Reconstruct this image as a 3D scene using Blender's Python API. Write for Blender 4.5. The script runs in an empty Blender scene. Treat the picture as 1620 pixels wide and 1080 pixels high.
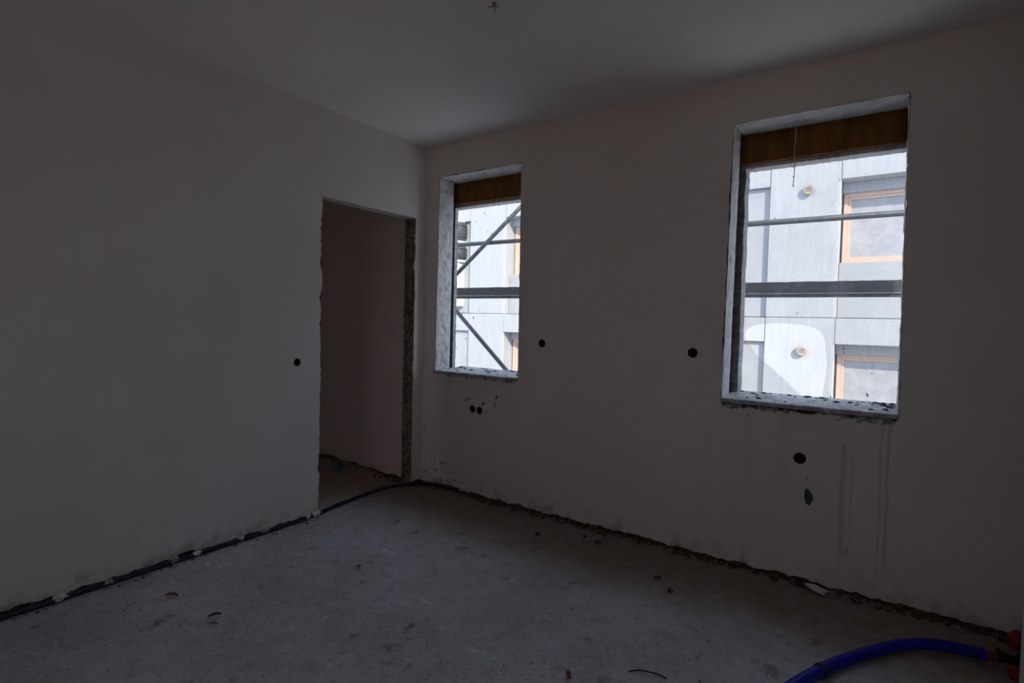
import bpy, math, random
from mathutils import Vector, Matrix, noise
from mathutils.geometry import delaunay_2d_cdt

S = bpy.context.scene
COL = S.collection
PI = math.pi

# ------------------------------------------------------------------ camera
cam_data = bpy.data.cameras.new('camera')
cam = bpy.data.objects.new('camera', cam_data)
COL.objects.link(cam)
cam_data.sensor_width = 36.0
cam_data.lens = 848.486 / 1620.0 * 36.0
cam_data.clip_start = 0.02
yaw, pitch, roll = -0.609007, -0.034750, 0.024671
fw = Vector((math.sin(yaw) * math.cos(pitch), math.cos(yaw) * math.cos(pitch), math.sin(pitch)))
rt = Vector((math.cos(yaw), -math.sin(yaw), 0.0))
up = rt.cross(fw)
r2 = rt * math.cos(roll) + up * math.sin(roll)
u2 = up * math.cos(roll) - rt * math.sin(roll)
m = Matrix((r2, u2, -fw)).transposed().to_4x4()
m.translation = Vector((3.0175, -3.0970, 1.2975))
cam.matrix_world = m
S.camera = cam

# ------------------------------------------------------------------ sky, sun, exposure
world = bpy.data.worlds.new('sky')
S.world = world
world.use_nodes = True
wn = world.node_tree
wn.nodes.clear()
w_out = wn.nodes.new('ShaderNodeOutputWorld')
w_bg = wn.nodes.new('ShaderNodeBackground')
w_bg.inputs['Color'].default_value = (0.75, 0.88, 1.11, 1.0)   # bright even haze
w_bg.inputs['Strength'].default_value = 2.05
wn.links.new(w_bg.outputs[0], w_out.inputs[0])

sun_data = bpy.data.lights.new('sun', 'SUN')
sun_data.energy = 5.7
sun_data.angle = math.radians(0.6)
sun_data.color = (1.0, 0.88, 0.75)
sun = bpy.data.objects.new('sun', sun_data)
COL.objects.link(sun)
sun.location = (12, -10, 10)
sun.rotation_euler = Vector((-1.0, 0.80, -0.76)).to_track_quat('-Z', 'Y').to_euler()

S.view_settings.view_transform = 'Standard'
S.view_settings.look = 'None'
S.view_settings.gamma = 1.0
S.view_settings.use_curve_mapping = False
S.view_settings.exposure = 0.10
S.cycles.max_bounces = 14
S.cycles.diffuse_bounces = 10
S.cycles.transparent_max_bounces = 12
S.cycles.sample_clamp_indirect = 0.0
S.cycles.use_denoising = True
S.cycles.caustics_reflective = False
S.cycles.caustics_refractive = False

# ------------------------------------------------------------------ materials
class NT:
    def __init__(self, name):
        self.m = bpy.data.materials.new(name)
        self.m.use_nodes = True
        self.t = self.m.node_tree
        self.t.nodes.clear()
        self.out = self.t.nodes.new('ShaderNodeOutputMaterial')
        self.geo = self.t.nodes.new('ShaderNodeNewGeometry')
        self.pos = self.geo.outputs['Position']
    def n(self, typ, **kw):
        nd = self.t.nodes.new(typ)
        for k, v in kw.items():
            setattr(nd, k, v)
        return nd
    def link(self, a, b):
        self.t.links.new(a, b)
    def put(self, sock, v):
        if hasattr(v, 'is_output'):
            self.link(v, sock)
        else:
            if isinstance(v, (tuple, list)) and len(v) == 3 and sock.type == 'RGBA':
                v = (*v, 1.0)
            sock.default_value = v
    def math(self, op, a, b=0.0, clamp=False):
        nd = self.n('ShaderNodeMath', operation=op, use_clamp=clamp)
        self.put(nd.inputs[0], a)
        self.put(nd.inputs[1], b)
        return nd.outputs[0]
    def noise(self, scale, detail=4.0, rough=0.55, stretch=None, dist=0.0):
        nd = self.n('ShaderNodeTexNoise')
        src = self.pos
        if stretch:
            mp = self.n('ShaderNodeMapping')
            mp.inputs['Scale'].default_value = stretch
            self.link(src, mp.inputs['Vector'])
            src = mp.outputs[0]
        self.link(src, nd.inputs['Vector'])
        nd.inputs['Scale'].default_value = scale
        nd.inputs['Detail'].default_value = detail
        nd.inputs['Roughness'].default_value = rough
        nd.inputs['Distortion'].default_value = dist
        return nd.outputs[0]
    def rng(self, v, a, b, c=0.0, d=1.0, smooth=True):
        nd = self.n('ShaderNodeMapRange')
        if smooth:
            nd.interpolation_type = 'SMOOTHSTEP'
        self.put(nd.inputs[0], v)
        for i, x in enumerate((a, b, c, d)):
            nd.inputs[i + 1].default_value = x
        return nd.outputs[0]
    def mix(self, fac, a, b):
        nd = self.n('ShaderNodeMix', data_type='RGBA')
        self.put(nd.inputs[0], fac)
        self.put(nd.inputs[6], a)
        self.put(nd.inputs[7], b)
        return nd.outputs[2]
    def xyz(self):
        nd = self.n('ShaderNodeSeparateXYZ')
        self.link(self.pos, nd.inputs[0])
        return nd.outputs
    def bump(self, h, strength=0.3, dist=0.01):
        nd = self.n('ShaderNodeBump')
        nd.inputs['Strength'].default_value = strength
        nd.inputs['Distance'].default_value = dist
        self.put(nd.inputs['Height'], h)
        return nd.outputs[0]
    def bsdf(self, color, rough=0.8, metal=0.0, normal=None, spec=0.3):
        nd = self.n('ShaderNodeBsdfPrincipled')
        self.put(nd.inputs['Base Color'], color)
        self.put(nd.inputs['Roughness'], rough)
        nd.inputs['Metallic'].default_value = metal
        nd.inputs['Specular IOR Level'].default_value = spec
        if normal is not None:
            self.link(normal, nd.inputs['Normal'])
        self.link(nd.outputs[0], self.out.inputs[0])
        return nd

def mat(name, a, b=None, scale=8.0, rough=0.8, metal=0.0, bump=0.2, bscale=40.0, spec=0.3, stretch=None, lo=0.35, hi=0.65, bdist=0.005):
    t = NT(name)
    b = b or tuple(x * 0.8 for x in a)
    fac = t.rng(t.noise(scale, 5.0, 0.6, stretch), lo, hi)
    nrm = t.bump(t.noise(bscale, 4.0, 0.6, stretch), bump, bdist) if bump else None
    t.bsdf(t.mix(fac, a, b), rough, metal, nrm, spec)
    return t.m

def plaster_material(name, a, b, marks):
    t = NT(name)
    x, y, z = t.xyz()
    col = t.mix(t.rng(t.noise(1.3, 5.0, 0.6), 0.35, 0.65), a, b)
    # trowel smears
    col = t.mix(t.rng(t.noise(3.0, 6.0, 0.65, (1, 1, 0.35)), 0.55, 0.8, 0.0, 0.35), col, tuple(c * 0.82 for c in a))
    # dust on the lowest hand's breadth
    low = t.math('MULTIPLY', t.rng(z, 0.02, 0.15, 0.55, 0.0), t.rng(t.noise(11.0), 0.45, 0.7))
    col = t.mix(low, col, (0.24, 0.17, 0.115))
    if marks:
        # run marks under the right window
        for cx, wd, z0, z1, st in ((2.868, 0.018, 0.05, 0.74, 0.24), (2.905, 0.010, 0.16, 0.70, 0.16), (3.018, 0.010, 0.04, 0.86, 0.24),
                                   (3.046, 0.012, 0.05, 0.86, 0.28), (2.60, 0.05, 0.3, 0.86, 0.08), (2.43, 0.03, 0.35, 0.86, 0.08)):
            wob = t.math('MULTIPLY', t.math('SUBTRACT', t.noise(2.5, 3.0), 0.5), 0.03)
            d = t.math('ABSOLUTE', t.math('ADD', t.math('SUBTRACT', x, cx), wob))
            mk = t.math('MULTIPLY', t.rng(d, wd * 0.2, wd, 1.0, 0.0), t.rng(z, z0, z0 + 0.25, 0.1, 1.0))
            mk = t.math('MULTIPLY', mk, t.math('LESS_THAN', z, z1))
            mk = t.math('MULTIPLY', mk, st)
            col = t.mix(mk, col, (0.20, 0.13, 0.085))
        # splashes of dirt low down beside the doorway corner
        spk = t.rng(t.noise(40.0, 3.0, 0.6, (1, 1, 0.7)), 0.60, 0.63)
        reg = t.math('MULTIPLY', t.rng(x, 0.3, 0.62, 1.0, 0.0), t.rng(z, 0.10, 0.62, 1.0, 0.0))
        col = t.mix(t.math('MULTIPLY', spk, t.math('MULTIPLY', reg, 0.9)), col, (0.07, 0.045, 0.03))
    nrm = t.bump(t.math('ADD', t.noise(2.2, 3.0), t.math('MULTIPLY', t.noise(70.0, 3.0), 0.06)), 0.25, 0.03)
    t.bsdf(col, 0.85, 0.0, nrm, 0.2)
    return t.m

def floor_material():
    t = NT('screed')
    x, y, z = t.xyz()
    col = t.mix(t.rng(t.noise(1.6, 6.0, 0.65), 0.32, 0.68), (0.54, 0.565, 0.60), (0.42, 0.415, 0.43))
    col = t.mix(t.rng(t.noise(11.0, 6.0, 0.7), 0.5, 0.75, 0.0, 0.7), col, (0.25, 0.225, 0.22))
    col = t.mix(t.rng(t.noise(7.0, 7.0, 0.75, (1.0, 2.2, 1.0), 0.6), 0.58, 0.68, 0.0, 0.8), col, (0.72, 0.72, 0.72))
    col = t.mix(t.rng(t.noise(5.0, 4.0, 0.6, (1.6, 1.0, 1.0)), 0.62, 0.70, 0.0, 0.75), col, (0.16, 0.145, 0.15))
    col = t.mix(t.rng(t.noise(48.0, 3.0, 0.7), 0.58, 0.68, 0.0, 0.6), col, (0.15, 0.13, 0.125))
    # pale mortar splashes and scrapes
    sp = t.math('MULTIPLY', t.rng(t.noise(9.0, 8.0, 0.8, (1.0, 1.9, 1.0), 0.9), 0.57, 0.66), t.rng(t.noise(2.4, 3.0), 0.42, 0.6))
    col = t.mix(t.math('MULTIPLY', sp, 0.75), col, (0.80, 0.80, 0.79))
    sc2 = t.math('MULTIPLY', t.rng(t.noise(26.0, 5.0, 0.75, (0.7, 1.6, 1.0), 0.5), 0.61, 0.67), 0.55)
    col = t.mix(sc2, col, (0.78, 0.77, 0.75))
    # dirt plus painted-in brown shade along the window wall; trodden dirt in the corridor
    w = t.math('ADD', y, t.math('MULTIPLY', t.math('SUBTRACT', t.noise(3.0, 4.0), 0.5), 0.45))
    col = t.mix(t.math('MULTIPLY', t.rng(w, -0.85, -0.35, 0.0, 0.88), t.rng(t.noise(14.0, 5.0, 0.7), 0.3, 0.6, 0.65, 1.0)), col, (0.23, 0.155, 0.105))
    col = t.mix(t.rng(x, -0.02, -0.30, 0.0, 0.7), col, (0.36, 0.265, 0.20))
    h = t.math('ADD', t.noise(6.0, 6.0, 0.7), t.math('MULTIPLY', t.noise(60.0, 4.0, 0.7), 0.25))
    t.bsdf(col, 0.60, 0.0, t.bump(h, 0.7, 0.025), 0.45)
    return t.m

def film_material(name, dirt):
    t = NT(name)
    tr = t.n('ShaderNodeBsdfTransparent')
    tr.inputs[0].default_value = (0.97, 0.98, 0.99, 1)
    df = t.n('ShaderNodeBsdfDiffuse')
    df.inputs[0].default_value = (0.30, 0.30, 0.31, 1)
    tl = t.n('ShaderNodeBsdfTranslucent')
    tl.inputs[0].default_value = (0.27, 0.27, 0.29, 1)
    gl = t.n('ShaderNodeBsdfGlossy')
    gl.inputs['Roughness'].default_value = 0.12
    m1 = t.n('ShaderNodeMixShader')
    m1.inputs[0].default_value = 0.55
    t.link(df.outputs[0], m1.inputs[1]); t.link(tl.outputs[0], m1.inputs[2])
    f = t.math('ADD', t.rng(t.noise(260.0, 3.0, 0.7), 0.35, 0.7, dirt * 0.6, dirt * 1.5), t.rng(t.noise(7.0, 5.0), 0.3, 0.7, 0.0, dirt * 0.3))
    m2 = t.n('ShaderNodeMixShader')
    t.link(f, m2.inputs[0]); t.link(tr.outputs[0], m2.inputs[1]); t.link(m1.outputs[0], m2.inputs[2])
    m3 = t.n('ShaderNodeMixShader')
    m3.inputs[0].default_value = 0.02
    t.link(m2.outputs[0], m3.inputs[1]); t.link(gl.outputs[0], m3.inputs[2])
    # stuck specks of mortar
    sp = t.rng(t.noise(38.0, 2.0, 0.5, (1.0, 1.0, 0.45)), 0.745, 0.765, 0.0, 0.85)
    dk = t.n('ShaderNodeBsdfDiffuse')
    dk.inputs[0].default_value = (0.16, 0.16, 0.17, 1)
    m4 = t.n('ShaderNodeMixShader')
    t.link(sp, m4.inputs[0]); t.link(m3.outputs[0], m4.inputs[1]); t.link(dk.outputs[0], m4.inputs[2])
    t.link(m4.outputs[0], t.out.inputs[0])
    return t.m

M = {}
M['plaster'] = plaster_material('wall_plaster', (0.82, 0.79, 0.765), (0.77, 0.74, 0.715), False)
M['plaster_marked'] = plaster_material('window_wall_plaster', (0.82, 0.74, 0.675), (0.77, 0.69, 0.625), True)  # warm bounce light put into the colour, same plaster as the left wall
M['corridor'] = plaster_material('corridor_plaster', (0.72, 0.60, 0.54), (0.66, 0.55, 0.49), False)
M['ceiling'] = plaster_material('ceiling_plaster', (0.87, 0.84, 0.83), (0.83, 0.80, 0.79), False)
M['masonry'] = mat('raw_masonry', (0.17, 0.105, 0.065), (0.07, 0.042, 0.026), 22.0, 0.95, bump=0.8, bscale=45, bdist=0.02)
M['jamb'] = mat('raw_jamb', (0.36, 0.29, 0.23), (0.12, 0.09, 0.07), 30.0, 0.95, bump=0.9, bscale=60, bdist=0.02)
M['reveal'] = mat('reveal_plaster', (0.66, 0.66, 0.66), (0.42, 0.42, 0.43), 14.0, 0.9, bump=0.7, bscale=35, lo=0.45, hi=0.75, bdist=0.01)
M['grey_mortar'] = mat('grey_mortar', (0.48, 0.455, 0.43), (0.25, 0.225, 0.20), 26.0, 0.95, bump=0.8, bscale=60, bdist=0.01)
M['stop'] = mat('outer_leaf_render', (0.42, 0.43, 0.44), (0.26, 0.265, 0.27), 30.0, 0.9, bump=0.6, bscale=60)
M['sill'] = mat('sill_stone', (0.55, 0.55, 0.56), (0.30, 0.30, 0.31), 20.0, 0.75, bump=0.5, bscale=60)
M['black'] = mat('gap_shade_black', (0.018, 0.016, 0.016), (0.01, 0.01, 0.01), 20.0, 0.9, bump=0)  # near-black paints the shade inside the wall cavity
M['board'] = mat('shutter_board', (0.25, 0.10, 0.018), (0.15, 0.055, 0.009), 14.0, 0.75, bump=0.5, bscale=70, stretch=(1, 1, 0.25))
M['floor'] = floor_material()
M['box_black'] = mat('box_plastic', (0.010, 0.010, 0.016), (0.006, 0.006, 0.010), 20.0, 0.6, bump=0)
M['box_red'] = mat('red_wire', (0.22, 0.02, 0.015), None, 20.0, 0.5, bump=0)
M['box_blue'] = mat('blue_wire', (0.02, 0.04, 0.16), None, 20.0, 0.5, bump=0)
M['box_yellow'] = mat('pale_wire', (0.30, 0.27, 0.20), None, 20.0, 0.5, bump=0)
M['conduit'] = mat('conduit_plastic', (0.022, 0.035, 0.085), (0.014, 0.022, 0.05), 30.0, 0.45, bump=0.1, spec=0.4)
M['hose'] = mat('hose_plastic', (0.008, 0.012, 0.36), (0.006, 0.009, 0.28), 6.0, 0.42, bump=0.15, bscale=90, spec=0.35)
M['orange'] = mat('orange_plastic', (0.42, 0.035, 0.02), None, 20.0, 0.5, bump=0)
M['red'] = mat('red_paint', (0.24, 0.006, 0.006), (0.15, 0.005, 0.005), 14.0, 0.45, bump=0.1)
M['rubber'] = mat('black_rubber', (0.014, 0.014, 0.016), None, 20.0, 0.6, bump=0.2)
M['post'] = mat('post_plaster', (0.72, 0.72, 0.72), (0.64, 0.64, 0.65), 6.0, 0.8, bump=0.3)
M['galv'] = mat('galvanised_steel', (0.085, 0.10, 0.115), (0.05, 0.062, 0.075), 18.0, 0.5, 0.35, bump=0.2, bscale=80)
M['plank'] = mat('dusty_plank', (0.042, 0.046, 0.05), (0.085, 0.085, 0.085), 30.0, 0.85, bump=0.6, bscale=60)
M['alu'] = mat('plank_lip', (0.42, 0.42, 0.42), (0.28, 0.28, 0.28), 30.0, 0.5, 0.3, bump=0.1)
M['film_dirty'] = film_material('dusty_film', 0.22)
M['film_clean'] = film_material('clear_film', 0.09)
M['facade'] = mat('facade_panel', (0.420, 0.440, 0.455), (0.385, 0.403, 0.418), 4.0, 0.85, bump=0.15, bscale=60, stretch=(4, 1, 0.4))
M['facade_in'] = mat('facade_recess', (0.395, 0.413, 0.425), (0.367, 0.383, 0.397), 3.0, 0.85, bump=0.1)
M['sunlit_edge'] = mat('sunlit_edge_white', (0.78, 0.78, 0.78), (0.72, 0.72, 0.72), 8.0, 0.7, bump=0)  # white paints the bright sunlit edge of the pilasters
M['joint'] = mat('joint_seal', (0.25, 0.25, 0.27), None, 20.0, 0.9, bump=0)
M['wood'] = mat('window_wood', (0.66, 0.50, 0.41), (0.58, 0.43, 0.34), 8.0, 0.55, bump=0.1, stretch=(6, 1, 1))
M['blind'] = mat('window_blind', (0.44, 0.45, 0.475), (0.37, 0.38, 0.405), 6.0, 0.5, bump=0.1)  # pale tone stands in for reflections in the glass
M['cap'] = mat('cream_cap', (0.42, 0.365, 0.30), (0.34, 0.29, 0.23), 30.0, 0.6, bump=0.1)
M['cream'] = mat('cream_casing', (0.62, 0.60, 0.55), (0.54, 0.52, 0.47), 5.0, 0.55, bump=0)
M['grille'] = mat('dark_grille', (0.06, 0.06, 0.065), None, 20.0, 0.5, bump=0)
M['ground'] = mat('alley_paving', (0.52, 0.51, 0.50), (0.42, 0.41, 0.40), 1.2, 0.9, bump=0.3)
M['fill_terrace'] = mat('fill_terrace_beige', (0.62, 0.43, 0.30), (0.55, 0.38, 0.26), 2.0, 0.9, bump=0.2)  # warm bounce colour of the added platform behind the camera
M['gypsum'] = mat('white_lump', (0.78, 0.78, 0.78), (0.66, 0.66, 0.66), 40.0, 0.85, bump=0.3)
M['stub'] = mat('reddish_wire_stub', (0.34, 0.20, 0.20), (0.26, 0.15, 0.16), 30.0, 0.6, bump=0)
M['blue_bag'] = mat('blue_plastic', (0.05, 0.30, 0.52), (0.04, 0.24, 0.44), 40.0, 0.5, bump=0.2)
M['leaf_brown'] = mat('dry_leaf', (0.22, 0.12, 0.05), (0.12, 0.06, 0.03), 60.0, 0.8, bump=0.2)
M['leaf_purple'] = mat('purple_scrap', (0.10, 0.035, 0.06), None, 60.0, 0.7, bump=0.1)
M['string'] = mat('string_fibre', (0.80, 0.70, 0.55), None, 60.0, 0.9, bump=0)
M['filler'] = mat('grey_filler', (0.10, 0.10, 0.115), (0.06, 0.06, 0.07), 40.0, 0.85, bump=0.3)

# ------------------------------------------------------------------ helpers
def link(name, me, parent=None, mt=None, kind=None, label=None, cat=None, group=None):
    o = bpy.data.objects.new(name, me)
    COL.objects.link(o)
    if mt is not None and me is not None:
        me.materials.append(M[mt])
    if parent is not None:
        o.parent = parent
        o.matrix_parent_inverse = parent_world(parent).inverted()
    if kind: o['kind'] = kind
    if label: o['label'] = label
    if cat: o['category'] = cat
    if group: o['group'] = group
    return o

def parent_world(p):
    mw = p.matrix_basis.copy()
    return (parent_world(p.parent) @ p.matrix_parent_inverse @ mw) if p.parent else mw

def empty(name, loc, **kw):
    o = link(name, None, **kw)
    o.location = loc
    o.empty_display_size = 0.05
    return o

class MB:
    def __init__(self):
        self.v, self.f = [], []
    def add(self, vs, fs):
        b = len(self.v)
        self.v += [tuple(p) for p in vs]
        self.f += [tuple(i + b for i in f) for f in fs]
        return self
    def box(self, x0, x1, y0, y1, z0, z1):
        vs = [(x, y, z) for x in (x0, x1) for y in (y0, y1) for z in (z0, z1)]
        fs = [(0, 1, 3, 2), (4, 6, 7, 5), (0, 4, 5, 1), (2, 3, 7, 6), (0, 2, 6, 4), (1, 5, 7, 3)]
        return self.add(vs, fs)
    def bevel_box(self, x0, x1, y0, y1, z0, z1, b):
        c = [(x0 + x1) / 2, (y0 + y1) / 2, (z0 + z1) / 2]
        h = [(x1 - x0) / 2, (y1 - y0) / 2, (z1 - z0) / 2]
        vs, idx = [], {}
        for sx in (-1, 1):
            for sy in (-1, 1):
                for sz in (-1, 1):
                    s = (sx, sy, sz)
                    for ax in range(3):
                        p = [c[k] + s[k] * (h[k] - (0 if k == ax else b)) for k in range(3)]
                        idx[(sx, sy, sz, ax)] = len(vs)
                        vs.append(p)
        fs = []
        for ax in range(3):
            o = [k for k in range(3) if k != ax]
            for s in (-1, 1):
                q = []
                for a, bb in ((-1, -1), (1, -1), (1, 1), (-1, 1)):
                    k = [0, 0, 0]; k[ax] = s; k[o[0]] = a; k[o[1]] = bb
                    q.append(idx[(*k, ax)])
                fs.append(q)
        for ax in range(3):
            o = [k for k in range(3) if k != ax]
            for a in (-1, 1):
                for bb in (-1, 1):
                    q = []
                    for s, fa in ((-1, o[0]), (1, o[0]), (1, o[1]), (-1, o[1])):
                        k = [0, 0, 0]; k[ax] = s; k[o[0]] = a; k[o[1]] = bb
                        q.append(idx[(*k, fa)])
                    fs.append(q)
        for sx in (-1, 1):
            for sy in (-1, 1):
                for sz in (-1, 1):
                    fs.append([idx[(sx, sy, sz, k)] for k in range(3)])
        return self.add(vs, fs)
    def tube(self, pts, rad, n=10, cap=True):
        pts = [Vector(p) for p in pts]
        rads = rad if isinstance(rad, (list, tuple)) else [rad] * len(pts)
        t0 = (pts[1] - pts[0]).normalized()
        nrm = t0.orthogonal().normalized()
        vs, fs = [], []
        for i, p in enumerate(pts):
            t = (pts[min(i + 1, len(pts) - 1)] - pts[max(i - 1, 0)]).normalized()
            nrm = (nrm - t * nrm.dot(t)).normalized()
            bn = t.cross(nrm)
            for k in range(n):
                a = 2 * PI * k / n
                vs.append(p + (nrm * math.cos(a) + bn * math.sin(a)) * rads[i])
        for i in range(len(pts) - 1):
            for k in range(n):
                fs.append((i * n + k, i * n + (k + 1) % n, (i + 1) * n + (k + 1) % n, (i + 1) * n + k))
        if cap:
            fs.append(tuple(range(n))[::-1])
            fs.append(tuple((len(pts) - 1) * n + k for k in range(n)))
        return self.add(vs, fs)
    def lathe(self, base, axis, prof, n=24):
        """prof: (distance along axis, radius)"""
        axis = Vector(axis).normalized()
        a = axis.orthogonal().normalized()
        b = axis.cross(a)
        base = Vector(base)
        vs, fs = [], []
        for d, r in prof:
            for k in range(n):
                t = 2 * PI * k / n
                vs.append(base + axis * d + (a * math.cos(t) + b * math.sin(t)) * r)
        for i in range(len(prof) - 1):
            for k in range(n):
                fs.append((i * n + k, i * n + (k + 1) % n, (i + 1) * n + (k + 1) % n, (i + 1) * n + k))
        fs.append(tuple(range(n))[::-1])
        fs.append(tuple((len(prof) - 1) * n + k for k in range(n)))
        return self.add(vs, fs)
    def lump(self, c, r, seed, sq=(1, 1, 1), n=8, m=5, amp=0.35):
        c = Vector(c)
        off = Vector((seed * 3.7, seed * 1.9, seed * 5.3))
        vs, fs = [], []
        for i in range(m + 1):
            th = PI * i / m
            for k in range(n):
                ph = 2 * PI * k / n
                d = Vector((math.sin(th) * math.cos(ph), math.sin(th) * math.sin(ph), math.cos(th)))
                s = r * (1 + amp * noise.noise(d * 1.4 + off) * 2)
                vs.append(c + Vector((d.x * sq[0], d.y * sq[1], d.z * sq[2])) * s)
        for i in range(m):
            for k in range(n):
                fs.append((i * n + k, (i + 1) * n + k, (i + 1) * n + (k + 1) % n, i * n + (k + 1) % n))
        return self.add(vs, fs)
    def build(self, name, mt, parent=None, smooth=False, recalc=True, **kw):
        me = bpy.data.meshes.new(name)
        me.from_pydata(self.v, [], self.f)
        if recalc:
            import bmesh
            bm = bmesh.new(); bm.from_mesh(me)
            bmesh.ops.remove_doubles(bm, verts=bm.verts, dist=1e-6)
            bmesh.ops.recalc_face_normals(bm, faces=bm.faces)
            bm.to_mesh(me); bm.free()
        if smooth:
            me.polygons.foreach_set('use_smooth', [True] * len(me.polygons))
        return link(name, me, parent, mt, **kw)

def inside(p, poly):
    c = False
    j = len(poly) - 1
    for i in range(len(poly)):
        (xi, yi), (xj, yj) = poly[i], poly[j]
        if (yi > p[1]) != (yj > p[1]) and p[0] < (xj - xi) * (p[1] - yi) / (yj - yi) + xi:
            c = not c
        j = i
    return c

def jag(p, q, step, amp, seed, freq=9.0, bias=0.0):
    """points from p up to but not including q, roughened sideways"""
    p, q = Vector(p), Vector(q)
    d = q - p
    n = max(1, int(d.length / step))
    side = Vector((-d.y, d.x)).normalized()
    out = []
    for i in range(n):
        t = i / n
        w = p + d * t
        e = 1.0 if 0 < i else 0.0
        s = noise.noise(Vector((w.x * freq, w.y * freq, seed))) + 0.6 * noise.noise(Vector((w.x * freq * 4, w.y * freq * 4, seed + 7)))
        w = w + side * (amp * s + bias) * e
        out.append((w.x, w.y))
    return out

def ragged_rect(x0, z0, x1, z1, amp, seed, step=0.012):
    return (jag((x0, z0), (x1, z0), step, amp, seed) + jag((x1, z0), (x1, z1), step, amp, seed + 1)
            + jag((x1, z1), (x0, z1), step, amp, seed + 2) + jag((x0, z1), (x0, z0), step, amp, seed + 3))

def circle(cx, cz, r, n=20, wob=0.03, seed=0):
    return [(cx + math.cos(2 * PI * k / n) * r * (1 + wob * math.sin(k * 2.3 + seed)), cz + math.sin(2 * PI * k / n) * r * (1 + wob * math.cos(k * 1.7 + seed))) for k in range(n)]

def rect(x0, z0, x1, z1):
    return [(x0, z0), (x1, z0), (x1, z1), (x0, z1)]

def panel(outer, holes, fn, d0, d1, extra=()):
    """solid slab with holes: fn(u, v, depth) gives the point; front at d0, back at d1"""
    pts = [Vector(p) for p in outer]
    edges = [(i, (i + 1) % len(outer)) for i in range(len(outer))]
    for h in holes:
        b = len(pts)
        pts += [Vector(p) for p in h]
        edges += [(b + i, b + (i + 1) % len(h)) for i in range(len(h))]
    pts += [Vector(p) for p in extra]
    vo, eo, fo, _, _, _ = delaunay_2d_cdt(pts, edges, [], 0, 1e-7)
    keep = []
    for f in fo:
        c = sum((vo[i] for i in f), Vector((0, 0))) / len(f)
        if inside(c, outer) and not any(inside(c, h) for h in holes):
            keep.append(tuple(f))
    mb = MB()
    n = len(vo)
    vs = [fn(p.x, p.y, d0) for p in vo] + [fn(p.x, p.y, d1) for p in vo]
    fs = list(keep) + [tuple(i + n for i in f)[::-1] for f in keep]
    cnt = {}
    for f in keep:
        for i in range(len(f)):
            e = (f[i], f[(i + 1) % len(f)])
            k = (min(e), max(e))
            cnt.setdefault(k, []).append(e)
    for k, es in cnt.items():
        if len(es) == 1:
            a, b = es[0]
            fs.append((b, a, a + n, b + n))
    mb.add(vs, fs)
    return mb

def spline(pts, per):
    pts = [Vector(p) for p in pts]
    out = []
    for i in range(len(pts) - 1):
        p0, p1, p2, p3 = pts[max(i - 1, 0)], pts[i], pts[i + 1], pts[min(i + 2, len(pts) - 1)]
        for k in range(per):
            t = k / per
            out.append(0.5 * ((2 * p1) + (p2 - p0) * t + (2 * p0 - 5 * p1 + 4 * p2 - p3) * t * t + (3 * p1 - p0 - 3 * p2 + p3) * t ** 3))
    out.append(pts[-1])
    return out

def resample(pts, step):
    out = [pts[0]]
    acc = 0.0
    for a, b in zip(pts, pts[1:]):
        L = (b - a).length
        t = step - acc
        while t <= L and L > 0:
            out.append(a + (b - a) * (t / L))
            t += step
        acc = (acc + L) % step if L < step - acc else L - (t - step)
    return out

def yback(u, v, d): return (u, d, v)
def xleft(u, v, d): return (-d, u, v)

H = 2.65

# ------------------------------------------------------------------ room shell
# floor: one uneven screed surface, rising a little with trodden dirt along the corridor wall
def ramp(x, y):
    a = min(1.0, max(0.0, (y + 0.55) / 0.45)); b_ = min(1.0, max(0.0, (-x - 0.12) / 0.5))
    return 0.045 * a * a * (3 - 2 * a) * b_ * b_ * (3 - 2 * b_)
rnd = random.Random(4)
mb = MB()
NX, NY = 150, 130
X0, X1, Y0, Y1 = -2.0, 4.42, -4.32, 0.02
vs = []
for j in range(NY + 1):
    for i in range(NX + 1):
        x = X0 + (X1 - X0) * i / NX
        y = Y0 + (Y1 - Y0) * j / NY
        p = Vector((x, y, 0))
        z = 0.004 * noise.noise(p * 1.7) + 0.0022 * noise.noise(p * 7.0) + 0.0012 * noise.noise(p * 19)
        vs.append((x, y, z - 0.003 + ramp(x, y)))
fs = [(j * (NX + 1) + i, j * (NX + 1) + i + 1, (j + 1) * (NX + 1) + i + 1, (j + 1) * (NX + 1) + i) for j in range(NY) for i in range(NX)]
mb.add(vs, fs)
mb.box(X0, X1, Y0, 0.4, -0.25, -0.02)
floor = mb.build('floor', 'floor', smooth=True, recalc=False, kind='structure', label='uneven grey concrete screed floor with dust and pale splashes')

# ceiling slab (also the roof)
mb = MB()
NX, NY = 60, 50
vs, fs = [], []
for j in range(NY + 1):
    for i in range(NX + 1):
        x = -2.1 + 6.6 * i / NX
        y = -4.4 + 4.4 * j / NY
        p = Vector((x, y, 0))
        vs.append((x, y, H + 0.006 * noise.noise(p * 0.9)))
fs = [(j * (NX + 1) + i, (j + 1) * (NX + 1) + i, (j + 1) * (NX + 1) + i + 1, j * (NX + 1) + i + 1) for j in range(NY) for i in range(NX)]
mb.add(vs, fs)
mb.box(-2.1, 4.5, -4.4, 0.42, H + 0.02, H + 0.28)
ceiling = mb.build('ceiling', 'ceiling', smooth=False, recalc=False, kind='structure', label='smooth off-white plastered ceiling')

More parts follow.
